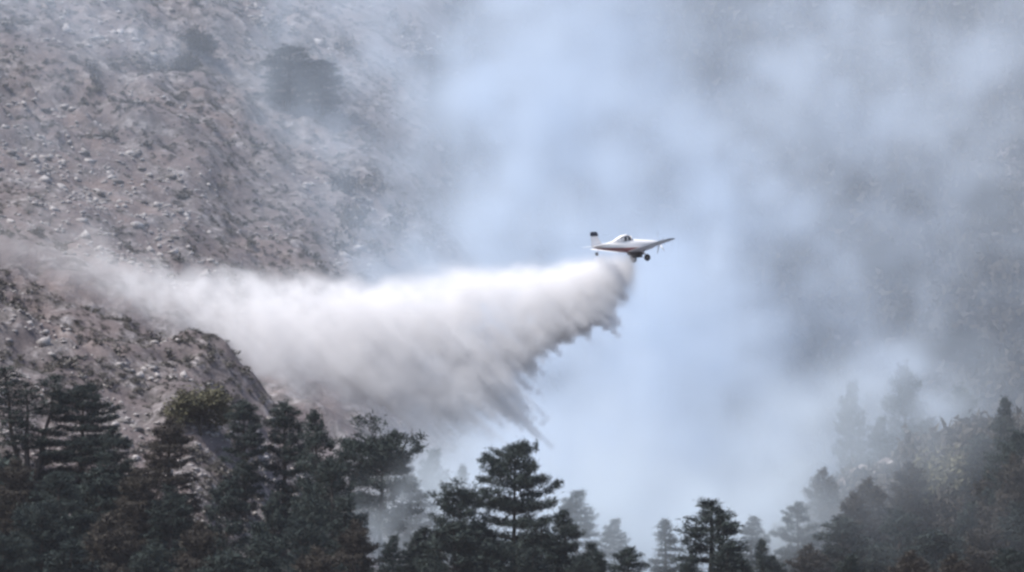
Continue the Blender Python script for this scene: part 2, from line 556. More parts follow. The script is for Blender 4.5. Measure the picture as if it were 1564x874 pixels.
def leafy(seed, H=9.0, rx=4.0, mat=None):
    """round-headed broadleaf: short trunk, limbs, crown of many leaf clumps in lobes"""
    r = np.random.default_rng(seed)
    tv, tf, off = [], [], 0
    base = np.array([(0, 0, -1.0), (0.1, 0, H * .2), (0.2, 0.1, H * .42)])
    v, f = tube(base, [0.03 * H, 0.024 * H, 0.018 * H]); tv.append(v); tf.append(f); off += len(v)
    pts = []
    for k in range(26):
        a = r.uniform(0, 6.28); e = r.uniform(-0.1, 1.4)
        tip = np.array([math.cos(a) * math.cos(e) * rx, math.sin(a) * math.cos(e) * rx, H * .45 + math.sin(e) * H * .48]) * r.uniform(0.75, 1.0)
        v, f = tube(np.stack([base[2], base[2] * .4 + tip * .6 + r.normal(0, .15, 3), tip]), [0.012 * H, 0.007 * H, 0.01], 4)
        tv.append(v); tf.append(f + off); off += len(v)
        lob = tip + r.normal(0, 1, (44, 3)) * rx * 0.2
        pts.append(lob)
    V, F = clump_tris(np.concatenate(pts), 0.5, 6, r)
    return np_mesh('crown', V, F, mat or M_OLIVE), np_mesh('trunk', np.concatenate(tv), np.concatenate(tf), M_BARK, smooth=True), float(np.percentile(V[:, 2], 99.7))


PROTO = {
    'broad': pine(1, [(.10, 4.6), (.3, 5.3), (.55, 5.3), (.70, 4.9), (.80, 4.2), (.88, 3.3), (.95, 1.9), (1, .3)], 22, .72, 6, .42, -.28, .06, 1.5, .10, plate=.34),
    'cone': pine(2, [(.10, 3.6), (.5, 3.6), (.68, 3.1), (.82, 2.2), (.91, 1.35), (.97, .6), (1, .12)], 20, .72, 6, .42, -.28, .10, 1.5, .06, plate=.36),
    'narrow': pine(3, [(.15, 2.5), (.5, 2.7), (.72, 2.3), (.86, 1.6), (.94, .95), (1, .15)], 20, .8, 6, .42, -.28, .10, 1.6, .08, plate=.36),
    'umbrella': pine(4, [(.50, 1.4), (.62, 3.2), (.75, 4.6), (.86, 4.4), (.95, 3.0), (1, 1.0)], 19, .8, 6, .35, .0, .08, 1.6, .16, plate=.45),
    'column': pine(5, [(.12, 2.2), (.4, 2.6), (.7, 2.5), (.88, 1.9), (.96, 1.1), (1, .3)], 19, .8, 6, .5, -.15, .12, 1.6, .10, plate=.36),
    'sparse': pine(6, [(.34, 1.8), (.5, 2.8), (.7, 3.4), (.88, 2.6), (1, .8)], 21, 1.05, 5, .7, -.1, .15, 1.4, .20, stems=3, spread=2.2),
    'upturned': pine(8, [(.10, 3.8), (.5, 3.9), (.7, 3.2), (.84, 2.2), (.93, 1.2), (1, .15)], 18, .85, 6, .9, -.1, .40, 1.6, .10, plate=.36),
    'slender': pine(9, [(.15, 1.9), (.55, 1.9), (.75, 1.5), (.88, .95), (.95, .5), (1, .1)], 18, .68, 6, .45, -.28, .1, 1.5, .08),
    'brown': pine(10, [(.10, 3.2), (.45, 3.6), (.68, 3.0), (.84, 2.1), (.94, 1.1), (1, .2)], 19, .75, 6, .55, -.15, .15, 1.6, .08, mat=M_BROWN),
    'broad_b': pine(11, [(.12, 3.6), (.4, 4.3), (.64, 4.3), (.80, 3.4), (.91, 2.1), (1, .3)], 21, .85, 6, .5, -.25, .10, 1.5, .12, plate=.36),
    'olive': leafy(12, 9, 4.0),
    'brush': leafy(13, 8, 3.2, M_BROWN),
}


LOG = []


def tree(kind, px, py, Y, width_px, label, group=None, hpx=None, name='pine_tree', rot=None, min_h=9.0):
    """a tree whose tip shows at a photo pixel, standing on the terrain at distance Y"""
    cm, tm, H0 = PROTO[kind]
    p = P(px, py, Y)
    base = gz(p.x, Y)
    h = p.z - base
    w = np.empty(len(cm.vertices) * 3, np.float32); cm.vertices.foreach_get('co', w)
    x = w[0::3]; w0 = np.percentile(x, 98.5) - np.percentile(x, 1.5)
    if kind in ('olive', 'brush') and not hpx:
        hmax = 1.35 * H0 * width_px * PXU * Y / w0
        for _ in range(60):                   # broad-headed and low: it stands farther up the slope
            if h <= hmax: break
            Y += 2.0
            p = P(px, py, Y); base = gz(p.x, Y); h = p.z - base
    if not hpx:
        while h < (2.5 if kind in ('olive', 'brush') else min_h + 5) and Y > 690:      # too short there: it stands nearer, lower down the slope
            Y -= 2.0
            p = P(px, py, Y); base = gz(p.x, Y); h = p.z - base
    if hpx: h = hpx * PXU * Y
    LOG.append((px, py, Y, round(h, 1)))
    o = empty(name, (p.x, Y, p.z - h))
    s = h / H0
    sxy = width_px * PXU * Y / w0
    o.scale = (sxy, sxy, s)
    o.rotation_euler = (0, 0, rot if rot is not None else random.choice((0, math.pi)) + random.uniform(-.3, .3))
    c = link('crown', cm, o); t = link('trunk', tm, o)
    tag(o, label, 'tree', group)
    return o


trees = [
    ('sparse', 45, 560, 800, 120, 'open-crowned pine with several bare stems at the foot of the stony knoll'),
    ('broad', 122, 590, 790, 125, 'broad dark pine with ragged tiers next to the open many-stemmed pine'),
    ('narrow', 178, 655, 780, 70, 'short narrow pine at the edge of the stony knoll beside the broad ragged pine'),
    ('brown', 256, 642, 795, 95, 'rusty brown dense pine below the olive round tree'),
    ('column', 374, 612, 812, 58, 'dense blunt-topped columnar pine beside the olive round tree'),
    ('column', 436, 615, 806, 66, 'flat-topped columnar pine with clear gaps in its left side'),
    ('narrow', 487, 630, 792, 74, 'slim pine with stepped tufts left of the wide-headed pine'),
    ('umbrella', 585, 645, 790, 118, 'wide-headed pine with a dense crown on a tall clear trunk'),
    ('broad_b', 512, 705, 772, 105, 'dark ragged pine in front of the slim stepped pine'),
    ('slender', 622, 728, 842, 82, 'pale smoke-veiled pine with thin tiers behind the wide-headed pine'),
    ('cone', 662, 690, 866, 72, 'blue smoke-veiled cone-shaped pine standing apart under the water curtain'),
    ('slender', 705, 714, 872, 44, 'faint thin pine top fading into the smoke beside the blue cone-shaped pine'),
    ('upturned', 700, 742, 768, 120, 'dark pine with upturned boughs in front of the tall layered pine'),
    ('broad', 780, 680, 792, 146, 'tall layered pine with flat spreading boughs, the largest below the water curtain'),
    ('narrow', 866, 782, 774, 78, 'small dark pine with sharp tiers beside the tall layered pine'),
    ('cone', 880, 752, 838, 84, 'grey smoke-veiled pine behind the small sharp-tiered pine'),
    ('cone', 938, 795, 868, 58, 'ghostly pine nearly lost in white smoke'),
    ('column', 958, 838, 770, 66, 'rounded dark treetop poking up in front of the white smoke'),
    ('slender', 1014, 795, 878, 52, 'faint bluish pine tip almost hidden in the smoke'),
    ('cone', 1086, 766, 776, 128, 'sharp dark pine standing alone against the white smoke'),
    ('narrow', 1146, 790, 840, 60, 'hazy bluish pine at the foot of the smoky spur'),
    ('narrow', 1530, 610, 842, 58, 'dark tufted pine sticking out above the spur forest'),
    ('column', 1470, 592, 938, 70, 'smoke-dimmed columnar pine beside the dark tufted pine'),
    ('column', 1383, 560, 940, 70, 'blue smoke-shrouded tall pine on the upper spur'),
    ('cone', 1300, 588, 935, 66, 'smoke-shrouded pine low on the upper spur edge'),
    ('broad_b', 1556, 662, 826, 110, 'dense dark pine under the tufted pine on the spur'),
]
for t in trees: tree(*t)
tree('olive', 306, 592, hit(306, 664)[1], 96, 'olive-green round-headed tree on the knoll side', name='broadleaf_tree', min_h=2.5)
tree('olive', 1436, 690, 850, 110, 'olive-green round-headed tree in the spur forest', name='broadleaf_tree', min_h=3)

LOOK = {'broad': 'wide tiered', 'broad_b': 'ragged spreading', 'cone': 'pointed', 'column': 'blunt columnar', 'brown': 'rusty brown', 'brush': 'rounded brown',
        'upturned': 'upturned', 'slender': 'slender', 'narrow': 'narrow'}
G1 = 'dark pines filling the foreground slope'
low = [('brown', 20, 705, 745, 100), ('broad_b', 95, 725, 740, 110), ('column', 150, 715, 748, 80), ('brown', 205, 720, 745, 90),
       ('broad', 60, 770, 715, 120), ('brown', 170, 790, 710, 110), ('cone', 262, 745, 742, 90), ('column', 345, 735, 748, 70),
       ('brown', 300, 800, 715, 100), ('cone', 395, 805, 712, 100), ('broad_b', 455, 795, 720, 110), ('brown', 540, 800, 745, 90),
       ('cone', 110, 830, 690, 120), ('broad', 10, 820, 695, 120), ('cone', 230, 835, 690, 110), ('column', 350, 842, 690, 100),
       ('brown', 480, 840, 695, 110), ('column', 415, 760, 752, 55), ('cone', 470, 745, 760, 70)]
for k, px, py, Y, w in low:
    tree(k, px, py, Y, w, '%s pine merging into the dense forest at the foot of the knoll' % LOOK[k], G1)
G2 = 'small pine tops in front of the drifting smoke'
for k, px, py, Y, w in [('cone', 600, 820, 765, 56), ('cone', 636, 818, 768, 60), ('cone', 552, 846, 760, 60), ('column', 690, 800, 752, 110),
                        ('upturned', 750, 830, 758, 90), ('cone', 815, 838, 752, 70), ('cone', 665, 850, 748, 60), ('broad_b', 885, 850, 756, 70),
                        ('cone', 735, 800, 770, 100), ('cone', 828, 795, 772, 96), ('narrow', 655, 808, 770, 80), ('cone', 905, 832, 772, 66), ('cone', 1112, 832, 768, 84), ('narrow', 520, 770, 768, 80), ('slender', 915, 846, 770, 40), ('cone', 1128, 846, 770, 60), ('slender', 1162, 826, 790, 46), ('cone', 1055, 850, 765, 60), ('slender', 845, 822, 780, 40)]:
    tree(k, px, py, Y, w, 'small dark %s pine top below the drifting blue smoke' % LOOK[k], G2)
G3 = 'pines crowding the smoky spur'
for k, px, py, Y, w in [('brush', 1195, 800, 830, 70), ('brown', 1260, 720, 850, 80), ('brown', 1330, 735, 835, 90), ('column', 1290, 790, 812, 90),
                        ('brown', 1385, 710, 850, 80), ('broad_b', 1370, 780, 806, 100), ('brush', 1450, 750, 825, 100), ('brown', 1510, 725, 830, 100),
                        ('column', 1430, 810, 796, 90), ('brown', 1500, 800, 800, 100), ('cone', 1555, 770, 805, 90), ('brush', 1340, 830, 790, 100),
                        ('brown', 1240, 835, 796, 90), ('broad_b', 1540, 840, 785, 100), ('cone', 1180, 850, 800, 60), ('column', 1420, 640, 928, 60),
                        ('brush', 1475, 690, 838, 80), ('brown', 1545, 700, 820, 80), ('brush', 1405, 770, 815, 80), ('brown', 1300, 755, 830, 70), ('brush', 1270, 800, 806, 70),
                        ('cone', 1480, 770, 812, 70), ('brown', 1395, 845, 780, 90), ('cone', 1300, 850, 782, 70), ('broad_b', 1220, 770, 842, 70), ('brown', 1460, 850, 778, 90), ('cone', 1345, 640, 925, 60), ('column', 1500, 665, 922, 60)]:
    tree(k, px, py, Y, w, '%s tree crowded into the smoke-dimmed spur forest' % LOOK[k], G3)
G4 = 'dim trees on the far smoky mountain'
for k, px, py, Y, w in [('broad_b', 440, 70, 1125, 90), ('column', 492, 92, 1120, 60), ('brush', 655, 85, 1165, 80), ('column', 675, 120, 1150, 60),
                        ('broad_b', 1490, 275, 1260, 90), ('brush', 1445, 300, 1255, 70), ('column', 1368, 25, 1400, 50), ('broad_b', 1350, 370, 1240, 70),
                        ('broad_b', 1130, -20, 1430, 80), ('brush', 1520, 340, 1240, 90), ('column', 1240, 180, 1330, 50), ('broad_b', 1400, 520, 1200, 90), ('column', 1470, 500, 1190, 60)]:
    tree(k, px, py, Y, w, 'dim bluish %s tree on the far mountain behind smoke' % LOOK[k], G4, min_h=3.5)
for px, py, w, big_ in [(300, 44, 64, 'larger upper'), (283, 80, 46, 'smaller lower')]:
    h = hit(px, py + 30)
    if h: tree('brush', px, py, h[1], w, '%s of two dark bushes high on the bare slope' % big_, 'bushes high on the bare slope', hpx=50, name='bush', min_h=2.5)


# ------------------------------------------------------------------ aircraft
def paint_mat():
    m, nt, b = new_mat('white_red_paint')
    tc = N(nt, 'ShaderNodeTexCoord'); sp = N(nt, 'ShaderNodeSeparateXYZ')
    nt.links.new(tc.outputs['Object'], sp.inputs[0])
    # maroon sweep along the lower fuselage
    ma = N(nt, 'ShaderNodeMath', operation='MULTIPLY_ADD'); ma.inputs[1].default_value = 0.055
    nt.links.new(sp.outputs['X'], ma.inputs[0]); nt.links.new(sp.outputs['Z'], ma.inputs[2])
    r = ramp(nt, [(0.0, (0.16, 0.04, 0.045)), (0.43, (0.75, 0.74, 0.74))], 'CONSTANT')
    mr = N(nt, 'ShaderNodeMapRange'); mr.inputs['From Min'].default_value = -1; mr.inputs['From Max'].default_value = 1
    nt.links.new(ma.outputs[0], mr.inputs['Value']); nt.links.new(mr.outputs[0], r.inputs[0])
    nt.links.new(r.outputs[0], b.inputs['Base Color'])
    b.inputs['Roughness'].default_value = 0.35
    return m


M_PAINT = paint_mat()
M_WHITE = plain('white_aircraft_paint', (0.75, 0.74, 0.75), 0.35, var=0.05)
M_WING = plain('grey_wing_paint', (0.42, 0.41, 0.43), 0.45, var=0.06)
M_MAROON = plain('maroon_paint', (0.12, 0.03, 0.035), 0.4)
M_NAVY = plain('navy_fin_paint', (0.02, 0.022, 0.035), 0.4)
M_TYRE = plain('tyre_rubber', (0.02, 0.02, 0.022), 0.85)
M_METAL = plain('bare_metal', (0.35, 0.35, 0.36), 0.4, metal=0.8)
M_DARK = plain('dark_gate_metal', (0.04, 0.03, 0.032), 0.6)


def glass_mat():
    m, nt, b = new_mat('canopy_glass')
    b.inputs['Base Color'].default_value = (0.03, 0.035, 0.045, 1)
    b.inputs['Roughness'].default_value = 0.08
    b.inputs['Specular IOR Level'].default_value = 0.6
    return m


M_GLASS = glass_mat()


def loft(name, secs, mat, parent, sides=20, power=2.4, axis='x'):
    """secs: (s, c1, c2, h1, h2) along an axis; superellipse sections, capped"""
    V = []; F = []
    for (s, c1, c2, h1, h2) in secs:
        for k in range(sides):
            a = 2 * math.pi * k / sides
            ca, sa = math.cos(a), math.sin(a)
            u = c1 + h1 * math.copysign(abs(ca) ** (2 / power), ca)
            w = c2 + h2 * math.copysign(abs(sa) ** (2 / power), sa)
            V.append((s, u, w) if axis == 'x' else ((u, s, w) if axis == 'y' else (u, w, s)))
    n = len(secs)
    for i in range(n - 1):
        for k in range(sides):
            k2 = (k + 1) % sides
            F.append((i * sides + k, i * sides + k2, (i + 1) * sides + k2, (i + 1) * sides + k))
    F.append(tuple(range(sides))[::-1]); F.append(tuple((n - 1) * sides + k for k in range(sides)))
    o = mesh_obj(name, V, F, mat, parent, smooth=True)
    import bmesh
    bm = bmesh.new(); bm.from_mesh(o.data); bmesh.ops.recalc_face_normals(bm, faces=bm.faces); bm.to_mesh(o.data); bm.free()
    return o


def aerofoil_panel(name, stations, mat, parent, vertical=False):
    """stations: (span pos, x leading edge, chord, height, thickness)"""
    prof = [(0, 0), (.03, .35), (.12, .75), (.3, 1.0), (.55, .78), (.8, .38), (1, .03), (1, -.03), (.8, -.2), (.55, -.38), (.3, -.5), (.12, -.45), (.03, -.25)]
    V = []; F = []; n = len(prof)
    for (y, xl, ch, h, th) in stations:
        for (c, t) in prof:
            x = xl - c * ch; q = t * th
            V.append((x, q, y) if vertical else (x, y, h + q))
    for i in range(len(stations) - 1):
        for k in range(n):
            k2 = (k + 1) % n
            F.append((i * n + k, i * n + k2, (i + 1) * n + k2, (i + 1) * n + k))
    F.append(tuple(range(n))); F.append(tuple((len(stations) - 1) * n + k for k in range(n))[::-1])
    o = mesh_obj(name, V, F, mat, parent, smooth=False)
    import bmesh
    bm = bmesh.new(); bm.from_mesh(o.data); bmesh.ops.recalc_face_normals(bm, faces=bm.faces); bm.to_mesh(o.data); bm.free()
    return o


def torus_wheel(center, rad, tube_r, parent):
    V = []; F = []; a, b = 20, 8
    for i in range(a):
        t = 2 * math.pi * i / a
        for j in range(b):
            s = 2 * math.pi * j / b
            q = (rad - tube_r) + tube_r * math.cos(s)
            V.append((center[0] + q * math.cos(t), center[1] + tube_r * 1.1 * math.sin(s), center[2] + q * math.sin(t)))
    for i in range(a):
        for j in range(b):
            F.append((i * b + j, i * b + (j + 1) % b, ((i + 1) % a) * b + (j + 1) % b, ((i + 1) % a) * b + j))
    return mesh_obj('tyre', V, F, M_TYRE, parent, smooth=True)


def build_aircraft():
    A = empty('aircraft')
    tag(A, 'white low-wing firefighting aircraft with maroon belly releasing water over the pines', 'aircraft')
    loft('fuselage', [(3.65, 0, .20, .30, .30), (3.4, 0, .18, .45, .44), (2.6, 0, .12, .58, .60), (1.6, 0, .06, .66, .76), (.6, 0, .08, .68, .86),
                      (-.6, 0, .10, .64, .86), (-1.8, 0, .12, .55, .74), (-3.2, 0, .18, .41, .56), (-4.6, 0, .28, .26, .42), (-5.7, 0, .34, .12, .24), (-6.0, 0, .36, .05, .12)], M_PAINT, A)
    loft('engine_cowling', [(3.66, 0, .2, .32, .32), (3.85, 0, .2, .30, .30), (4.0, 0, .2, .24, .24)], M_WHITE, A, 18, 2)
    # canopy: glazed body with white roof and frames
    can = loft('cockpit_canopy', [(-.0, 0, .86, .34, .10), (-.4, 0, 1.02, .46, .36), (-.95, 0, 1.10, .50, .46), (-1.6, 0, 1.05, .48, .42), (-2.4, 0, .88, .34, .20)], M_GLASS, A, 18, 2.6)
    loft('canopy_roof', [(-.40, 0, 1.40, .34, .05), (-.95, 0, 1.52, .46, .12), (-1.6, 0, 1.41, .46, .13), (-2.5, 0, 1.04, .36, .10)], M_WHITE, can, 14, 2.2)
    loft('canopy_fairing', [(-1.55, 0, 1.03, .50, .42), (-2.1, 0, .90, .44, .36), (-3.0, 0, .72, .26, .20), (-3.8, 0, .66, .08, .06)], M_WHITE, A, 16, 2.2)
    for xf in (-.32, -.96, -1.52):
        loft('canopy_frame', [(xf + .04, 0, 1.06, .52, .45 if xf < -.5 else .38), (xf - .04, 0, 1.06, .52, .46 if xf < -.5 else .39)], M_WHITE, can, 18, 2.6)
    # wings
    for s in (1, -1):
        w = aerofoil_panel('wing', [(s * .45, 1.15, 2.15, -.62, .24), (s * 3.0, 1.12, 2.08, -.33, .21), (s * 6.0, 1.05, 1.95, .02, .17), (s * 8.6, .96, 1.75, .33, .12), (s * 9.0, .80, 1.35, .38, .05)], M_WING, A)
        aerofoil_panel('aileron', [(s * 5.2, -.86, .42, -.09, .05), (s * 8.4, -.80, .40, .30, .04)], M_WHITE, w)
        aerofoil_panel('flap', [(s * 1.0, -1.00, .50, -.57, .06), (s * 5.0, -.88, .44, -.11, .05)], M_WHITE, w)
        loft('wing_tip', [(s * 8.98, .1, .38, .70, .06), (s * 9.15, .05, .41, .5, .03)], M_NAVY, w, 12, 2, axis='y')
        # tailplane
        tp = aerofoil_panel('tailplane', [(s * .15, -4.55, 1.0, .42, .09), (s * 2.6, -4.75, .85, .46, .06)], M_WHITE, A)
        aerofoil_panel('elevator', [(s * .25, -5.57, .5, .42, .04), (s * 2.6, -5.62, .42, .46, .03)], M_WHITE, tp)
        # main gear
        lg = mesh_obj('gear_leg', *[x.tolist() for x in tube([(.95, s * .55, -.62), (1.05, s * 1.15, -1.05), (1.05, s * 1.52, -1.53)], [.10, .085, .07], 8)], M_WHITE, A, smooth=True)
        wh = loft('wheel', [(s * 1.53, 1.05, -1.56, .17, .17), (s * 1.70, 1.05, -1.56, .17, .17)], M_METAL, A, 16, 2, axis='y')
        torus_wheel((1.05, s * 1.63, -1.56), .46, .15, wh)
    # fin and rudder
    fin = aerofoil_panel('fin', [(.35, -4.0, 1.6, 0, .09), (.85, -4.7, .93, 0, .07), (1.7, -5.12, .62, 0, .05)], M_WHITE, A, vertical=True)
    aerofoil_panel('fin_cap', [(1.7, -5.05, 1.12, 0, .09), (1.95, -5.05, 1.2, 0, .09), (2.16, -5.15, 1.05, 0, .07), (2.28, -5.32, .75, 0, .03)], M_NAVY, fin, vertical=True)
    aerofoil_panel('rudder', [(.25, -5.64, .55, 0, .04), (1.69, -5.76, .40, 0, .03)], M_WHITE, fin, vertical=True)
    # tail wheel
    mesh_obj('tail_leg', *[x.tolist() for x in tube([(-5.1, 0, .0), (-5.3, 0, -.30), (-5.45, 0, -.56)], [.05, .045, .04], 6)], M_WHITE, A, smooth=True)
    tw = loft('tail_wheel', [(-.07, -5.5, -.60, .09, .09), (.07, -5.5, -.60, .09, .09)], M_METAL, A, 12, 2, axis='y')
    torus_wheel((-5.5, 0, -.60), .23, .085, tw)
    # hopper gate and doors under the belly
    hg = loft('hopper_gate', [(1.5, 0, -.82, .40, .16), (1.3, 0, -.92, .48, .24), (-.4, 0, -.90, .48, .24), (-.7, 0, -.80, .40, .14)], M_DARK, A, 16, 4)
    for s in (1, -1):
        V = [(1.2, s * .08, -1.12), (-.3, s * .08, -1.12), (-.3, s * .42, -1.45), (1.2, s * .42, -1.45), (1.2, s * .11, -1.10), (-.3, s * .11, -1.10), (-.3, s * .45, -1.43), (1.2, s * .45, -1.43)]
        mesh_obj('gate_door', V, [(0, 1, 2, 3), (7, 6, 5, 4), (0, 4, 5, 1), (1, 5, 6, 2), (2, 6, 7, 3), (3, 7, 4, 0)], M_DARK, hg)
        mesh_obj('exhaust_stack', *[x.tolist() for x in tube([(3.3, s * .40, .28), (3.1, s * .66, .26), (2.4, s * .74, .18)], [.09, .11, .10], 8)], M_METAL, A, smooth=True)
    # propeller
    prop = loft('propeller', [(3.98, 0, .2, .24, .24), (4.2, 0, .2, .20, .20), (4.4, 0, .2, .11, .11), (4.5, 0, .2, .02, .02)], M_METAL, A, 16, 2)
    for k in range(5):
        a = 2 * math.pi * k / 5 + 0.15
        V = []; F = []
        for (rr, ch, tw) in ((.18, .12, .9), (.5, .20, .7), (1.0, .19, .5), (1.38, .13, .38), (1.46, .05, .35)):
            for sx in (-1, 1):
                for tk in (-1, 1):
                    cx = math.cos(tw) * sx * ch * .3; cz = math.sin(tw) * sx * ch * .3
                    V.append((4.12 + cz + tk * .012, rr * math.sin(a) + cx * math.cos(a), .2 + rr * math.cos(a) - cx * math.sin(a)))
        for i in range(4):
            q = i * 4
            F += [(q, q + 1, q + 5, q + 4), (q + 1, q + 3, q + 7, q + 5), (q + 3, q + 2, q + 6, q + 7), (q + 2, q, q + 4, q + 6)]
        F += [(0, 2, 3, 1), (16, 17, 19, 18)]
        mesh_obj('propeller_blade', V, F, M_METAL, prop)
    return A


plane = build_aircraft()
plane.location = P(966, 377, 900)
plane.rotation_mode = 'XYZ'
YAW, PITCH_A, ROLL = R(31), R(8), R(3.2)
plane.scale = (1.03, 1.03, 1.03)
plane.rotation_euler = (Matrix.Rotation(YAW, 3, 'Z') @ Matrix.Rotation(-PITCH_A, 3, 'Y') @ Matrix.Rotation(ROLL, 3, 'X')).to_euler()


# ------------------------------------------------------------------ volumes: smoke and falling water
def volume_mat(name, color, dens, aniso=0.0, absorb=None):
    m = bpy.data.materials.new(name); m.use_nodes = True
    nt = m.node_tree; nt.nodes.clear()
    out = nt.nodes.new('ShaderNodeOutputMaterial'); pv = nt.nodes.new('ShaderNodeVolumePrincipled')
    pv.inputs['Color'].default_value = (*color, 1)
    pv.inputs['Density'].default_value = dens
    pv.inputs['Density Attribute'].default_value = 'density'
    pv.inputs['Anisotropy'].default_value = aniso
    nt.links.new(pv.outputs[0], out.inputs['Volume'])
    return m


def volume_obj(name, D, lo, hi, mat):
    """a fog volume with density array D[x,y,z] between corners lo and hi"""
    nxv, nyv, nzv = D.shape
    me = bpy.data.meshes.new(name)
    n = D.size
    me.vertices.add(n)
    at = me.attributes.new('cell', 'FLOAT', 'POINT')
    at.data.foreach_set('value', np.ascontiguousarray(D, np.float32).ravel())
    me.materials.append(mat)
    o = bpy.data.objects.new(name, me); col.objects.link(o)
    ng = bpy.data.node_groups.new(name + '_field', 'GeometryNodeTree')
    ng.interface.new_socket('Geometry', in_out='INPUT', socket_type='NodeSocketGeometry')
    ng.interface.new_socket('Geometry', in_out='OUTPUT', socket_type='NodeSocketGeometry')
    nd, lk = ng.nodes, ng.links
    gi = nd.new('NodeGroupInput'); go = nd.new('NodeGroupOutput')
    vc = nd.new('GeometryNodeVolumeCube')
    vc.inputs['Min'].default_value = lo; vc.inputs['Max'].default_value = hi
    for a, v in zip('XYZ', D.shape): vc.inputs['Resolution ' + a].default_value = v
    pos = nd.new('GeometryNodeInputPosition')
    sub = nd.new('ShaderNodeVectorMath'); sub.operation = 'SUBTRACT'; sub.inputs[1].default_value = lo
    mul = nd.new('ShaderNodeVectorMath'); mul.operation = 'MULTIPLY'
    mul.inputs[1].default_value = [(s - 1) / (b - a) for s, a, b in zip(D.shape, lo, hi)]
    lk.new(pos.outputs[0], sub.inputs[0]); lk.new(sub.outputs[0], mul.inputs[0])
    sep = nd.new('ShaderNodeSeparateXYZ'); lk.new(mul.outputs[0], sep.inputs[0])
    rd = []
    for k in range(3):
        q = nd.new('ShaderNodeMath'); q.operation = 'ROUND'; lk.new(sep.outputs[k], q.inputs[0])
        c = nd.new('FunctionNodeFloatToInt'); lk.new(q.outputs[0], c.inputs[0]); rd.append(c)

    def imath(op, a, b):
        q = nd.new('FunctionNodeIntegerMath'); q.operation = op
        for s, v in zip(q.inputs, (a, b)):
            if isinstance(v, int): s.default_value = v
            else: lk.new(v, s)
        return q.outputs[0]
    idx = imath('ADD', imath('MULTIPLY', imath('ADD', imath('MULTIPLY', rd[0].outputs[0], nyv), rd[1].outputs[0]), nzv), rd[2].outputs[0])
    na = nd.new('GeometryNodeInputNamedAttribute'); na.data_type = 'FLOAT'; na.inputs['Name'].default_value = 'cell'
    si = nd.new('GeometryNodeSampleIndex'); si.data_type = 'FLOAT'; si.domain = 'POINT'; si.clamp = True
    lk.new(gi.outputs[0], si.inputs['Geometry']); lk.new(na.outputs[0], si.inputs['Value']); lk.new(idx, si.inputs['Index'])
    lk.new(si.outputs[0], vc.inputs['Density'])
    sm = nd.new('GeometryNodeSetMaterial'); sm.inputs['Material'].default_value = mat
    lk.new(vc.outputs[0], sm.inputs['Geometry']); lk.new(sm.outputs[0], go.inputs[0])
    md = o.modifiers.new('field', 'NODES'); md.node_group = ng
    return o


def grid(lo, hi, step):
    n = [int((b - a) / step) + 1 for a, b in zip(lo, hi)]
    ax = [np.linspace(a, b, k, dtype=np.float32) for a, b, k in zip(lo, hi, n)]
    return n, np.meshgrid(*ax, indexing='ij')


def blob_sum(X, Y, Z, blobs):
    D = np.zeros_like(X)
    for (px, py, yy, rx, ry, rz, s) in blobs:
        c = P(px, py, yy)
        q = ((X - c.x) / rx) ** 2 + ((Y - c.y) / ry) ** 2 + ((Z - c.z) / rz) ** 2
        D += s * np.exp(-q)
    return D


def edge_fade(n, m=4):
    f = []
    for k in n:
        i = np.arange(k); f.append(smooth01(np.minimum(i, k - 1 - i) / m))
    return f[0][:, None, None] * f[1][None, :, None] * f[2][None, None, :]


# -- smoke rising from the gully behind the aircraft
lo, hi, st = (-116, 906, 74), (116, 1300, 262), 2.0
n, (X, Y, Z) = grid(lo, hi, st)
w1 = fft_noise(n, (st,) * 3, 1.9, 50, 5, 21); w2 = fft_noise(n, (st,) * 3, 1.9, 50, 5, 22)
Xw = X + 5 * w1; Zw = Z + 6 * w2
blobs = [  # px, py, distance, radii x/y/z in metres, strength
    (950, 830, 960, 17, 40, 20, 1.7), (965, 680, 965, 16, 45, 17, 1.9), (1010, 560, 1000, 16, 45, 15, 0.9),
    (1080, 420, 1010, 12, 45, 13, 0.75), (1095, 300, 1010, 8, 40, 9, 0.5),
    (800, 350, 1010, 11, 45, 17, 0.55), (850, 190, 1010, 13, 45, 14, 0.7), (830, 40, 1020, 13, 45, 15, 0.8), (780, -150, 1030, 22, 50, 20, 1.0),
    (930, 340, 1010, 12, 50, 26, 0.35), (760, 560, 990, 18, 40, 16, 0.8), (680, 720, 960, 18, 30, 12, 0.8), (800, 720, 970, 16, 30, 14, 0.9),
    (700, 480, 1000, 12, 40, 12, 0.35), (640, 350, 1000, 9, 30, 16, 0.30), (450, 60, 1050, 16, 24, 14, 0.3), (620, 100, 1060, 16, 30, 22, 0.22),
    (1240, 330, 1040, 18, 60, 15, 0.20), (1400, 240, 1050, 24, 60, 10, 0.22), (1290, 480, 1000, 20, 50, 11, 0.22), (1170, 570, 960, 10, 30, 18, 0.36),
    (1430, 420, 1020, 22, 60, 10, 0.10), (1130, 680, 950, 7, 30, 18, 0.45), (1400, 60, 1080, 50, 60, 20, 0.2), (450, 120, 1035, 9, 12, 9, 0.85), (655, 150, 1040, 9, 20, 12, 0.3), (1500, 570, 922, 22, 12, 9, 0.22), (1330, 600, 920, 18, 12, 9, 0.6), (1420, 610, 918, 14, 10, 7, 0.22),
    (1040, 70, 1060, 14, 40, 16, 0.30), (1230, 130, 1060, 16, 50, 12, 0.10),
    (560, 330, 985, 10, 24, 14, 0.28), (260, 20, 1010, 40, 30, 10, 0.15), (0, 0, 1000, 30, 30, 14, 0.22),
]
D = blob_sum(Xw, Y, Zw, blobs)
nz1 = fft_noise(n, (st,) * 3, 1.75, 34, 3.2, 23)
nz2 = fft_noise(n, (st,) * 3, 2.0, 50, 5, 24, (1, 3.0, 0.75))      # plumes drawn out up the slope
side = smooth01((X - 22) / 25)                                       # the thinner, more broken smoke beyond the column
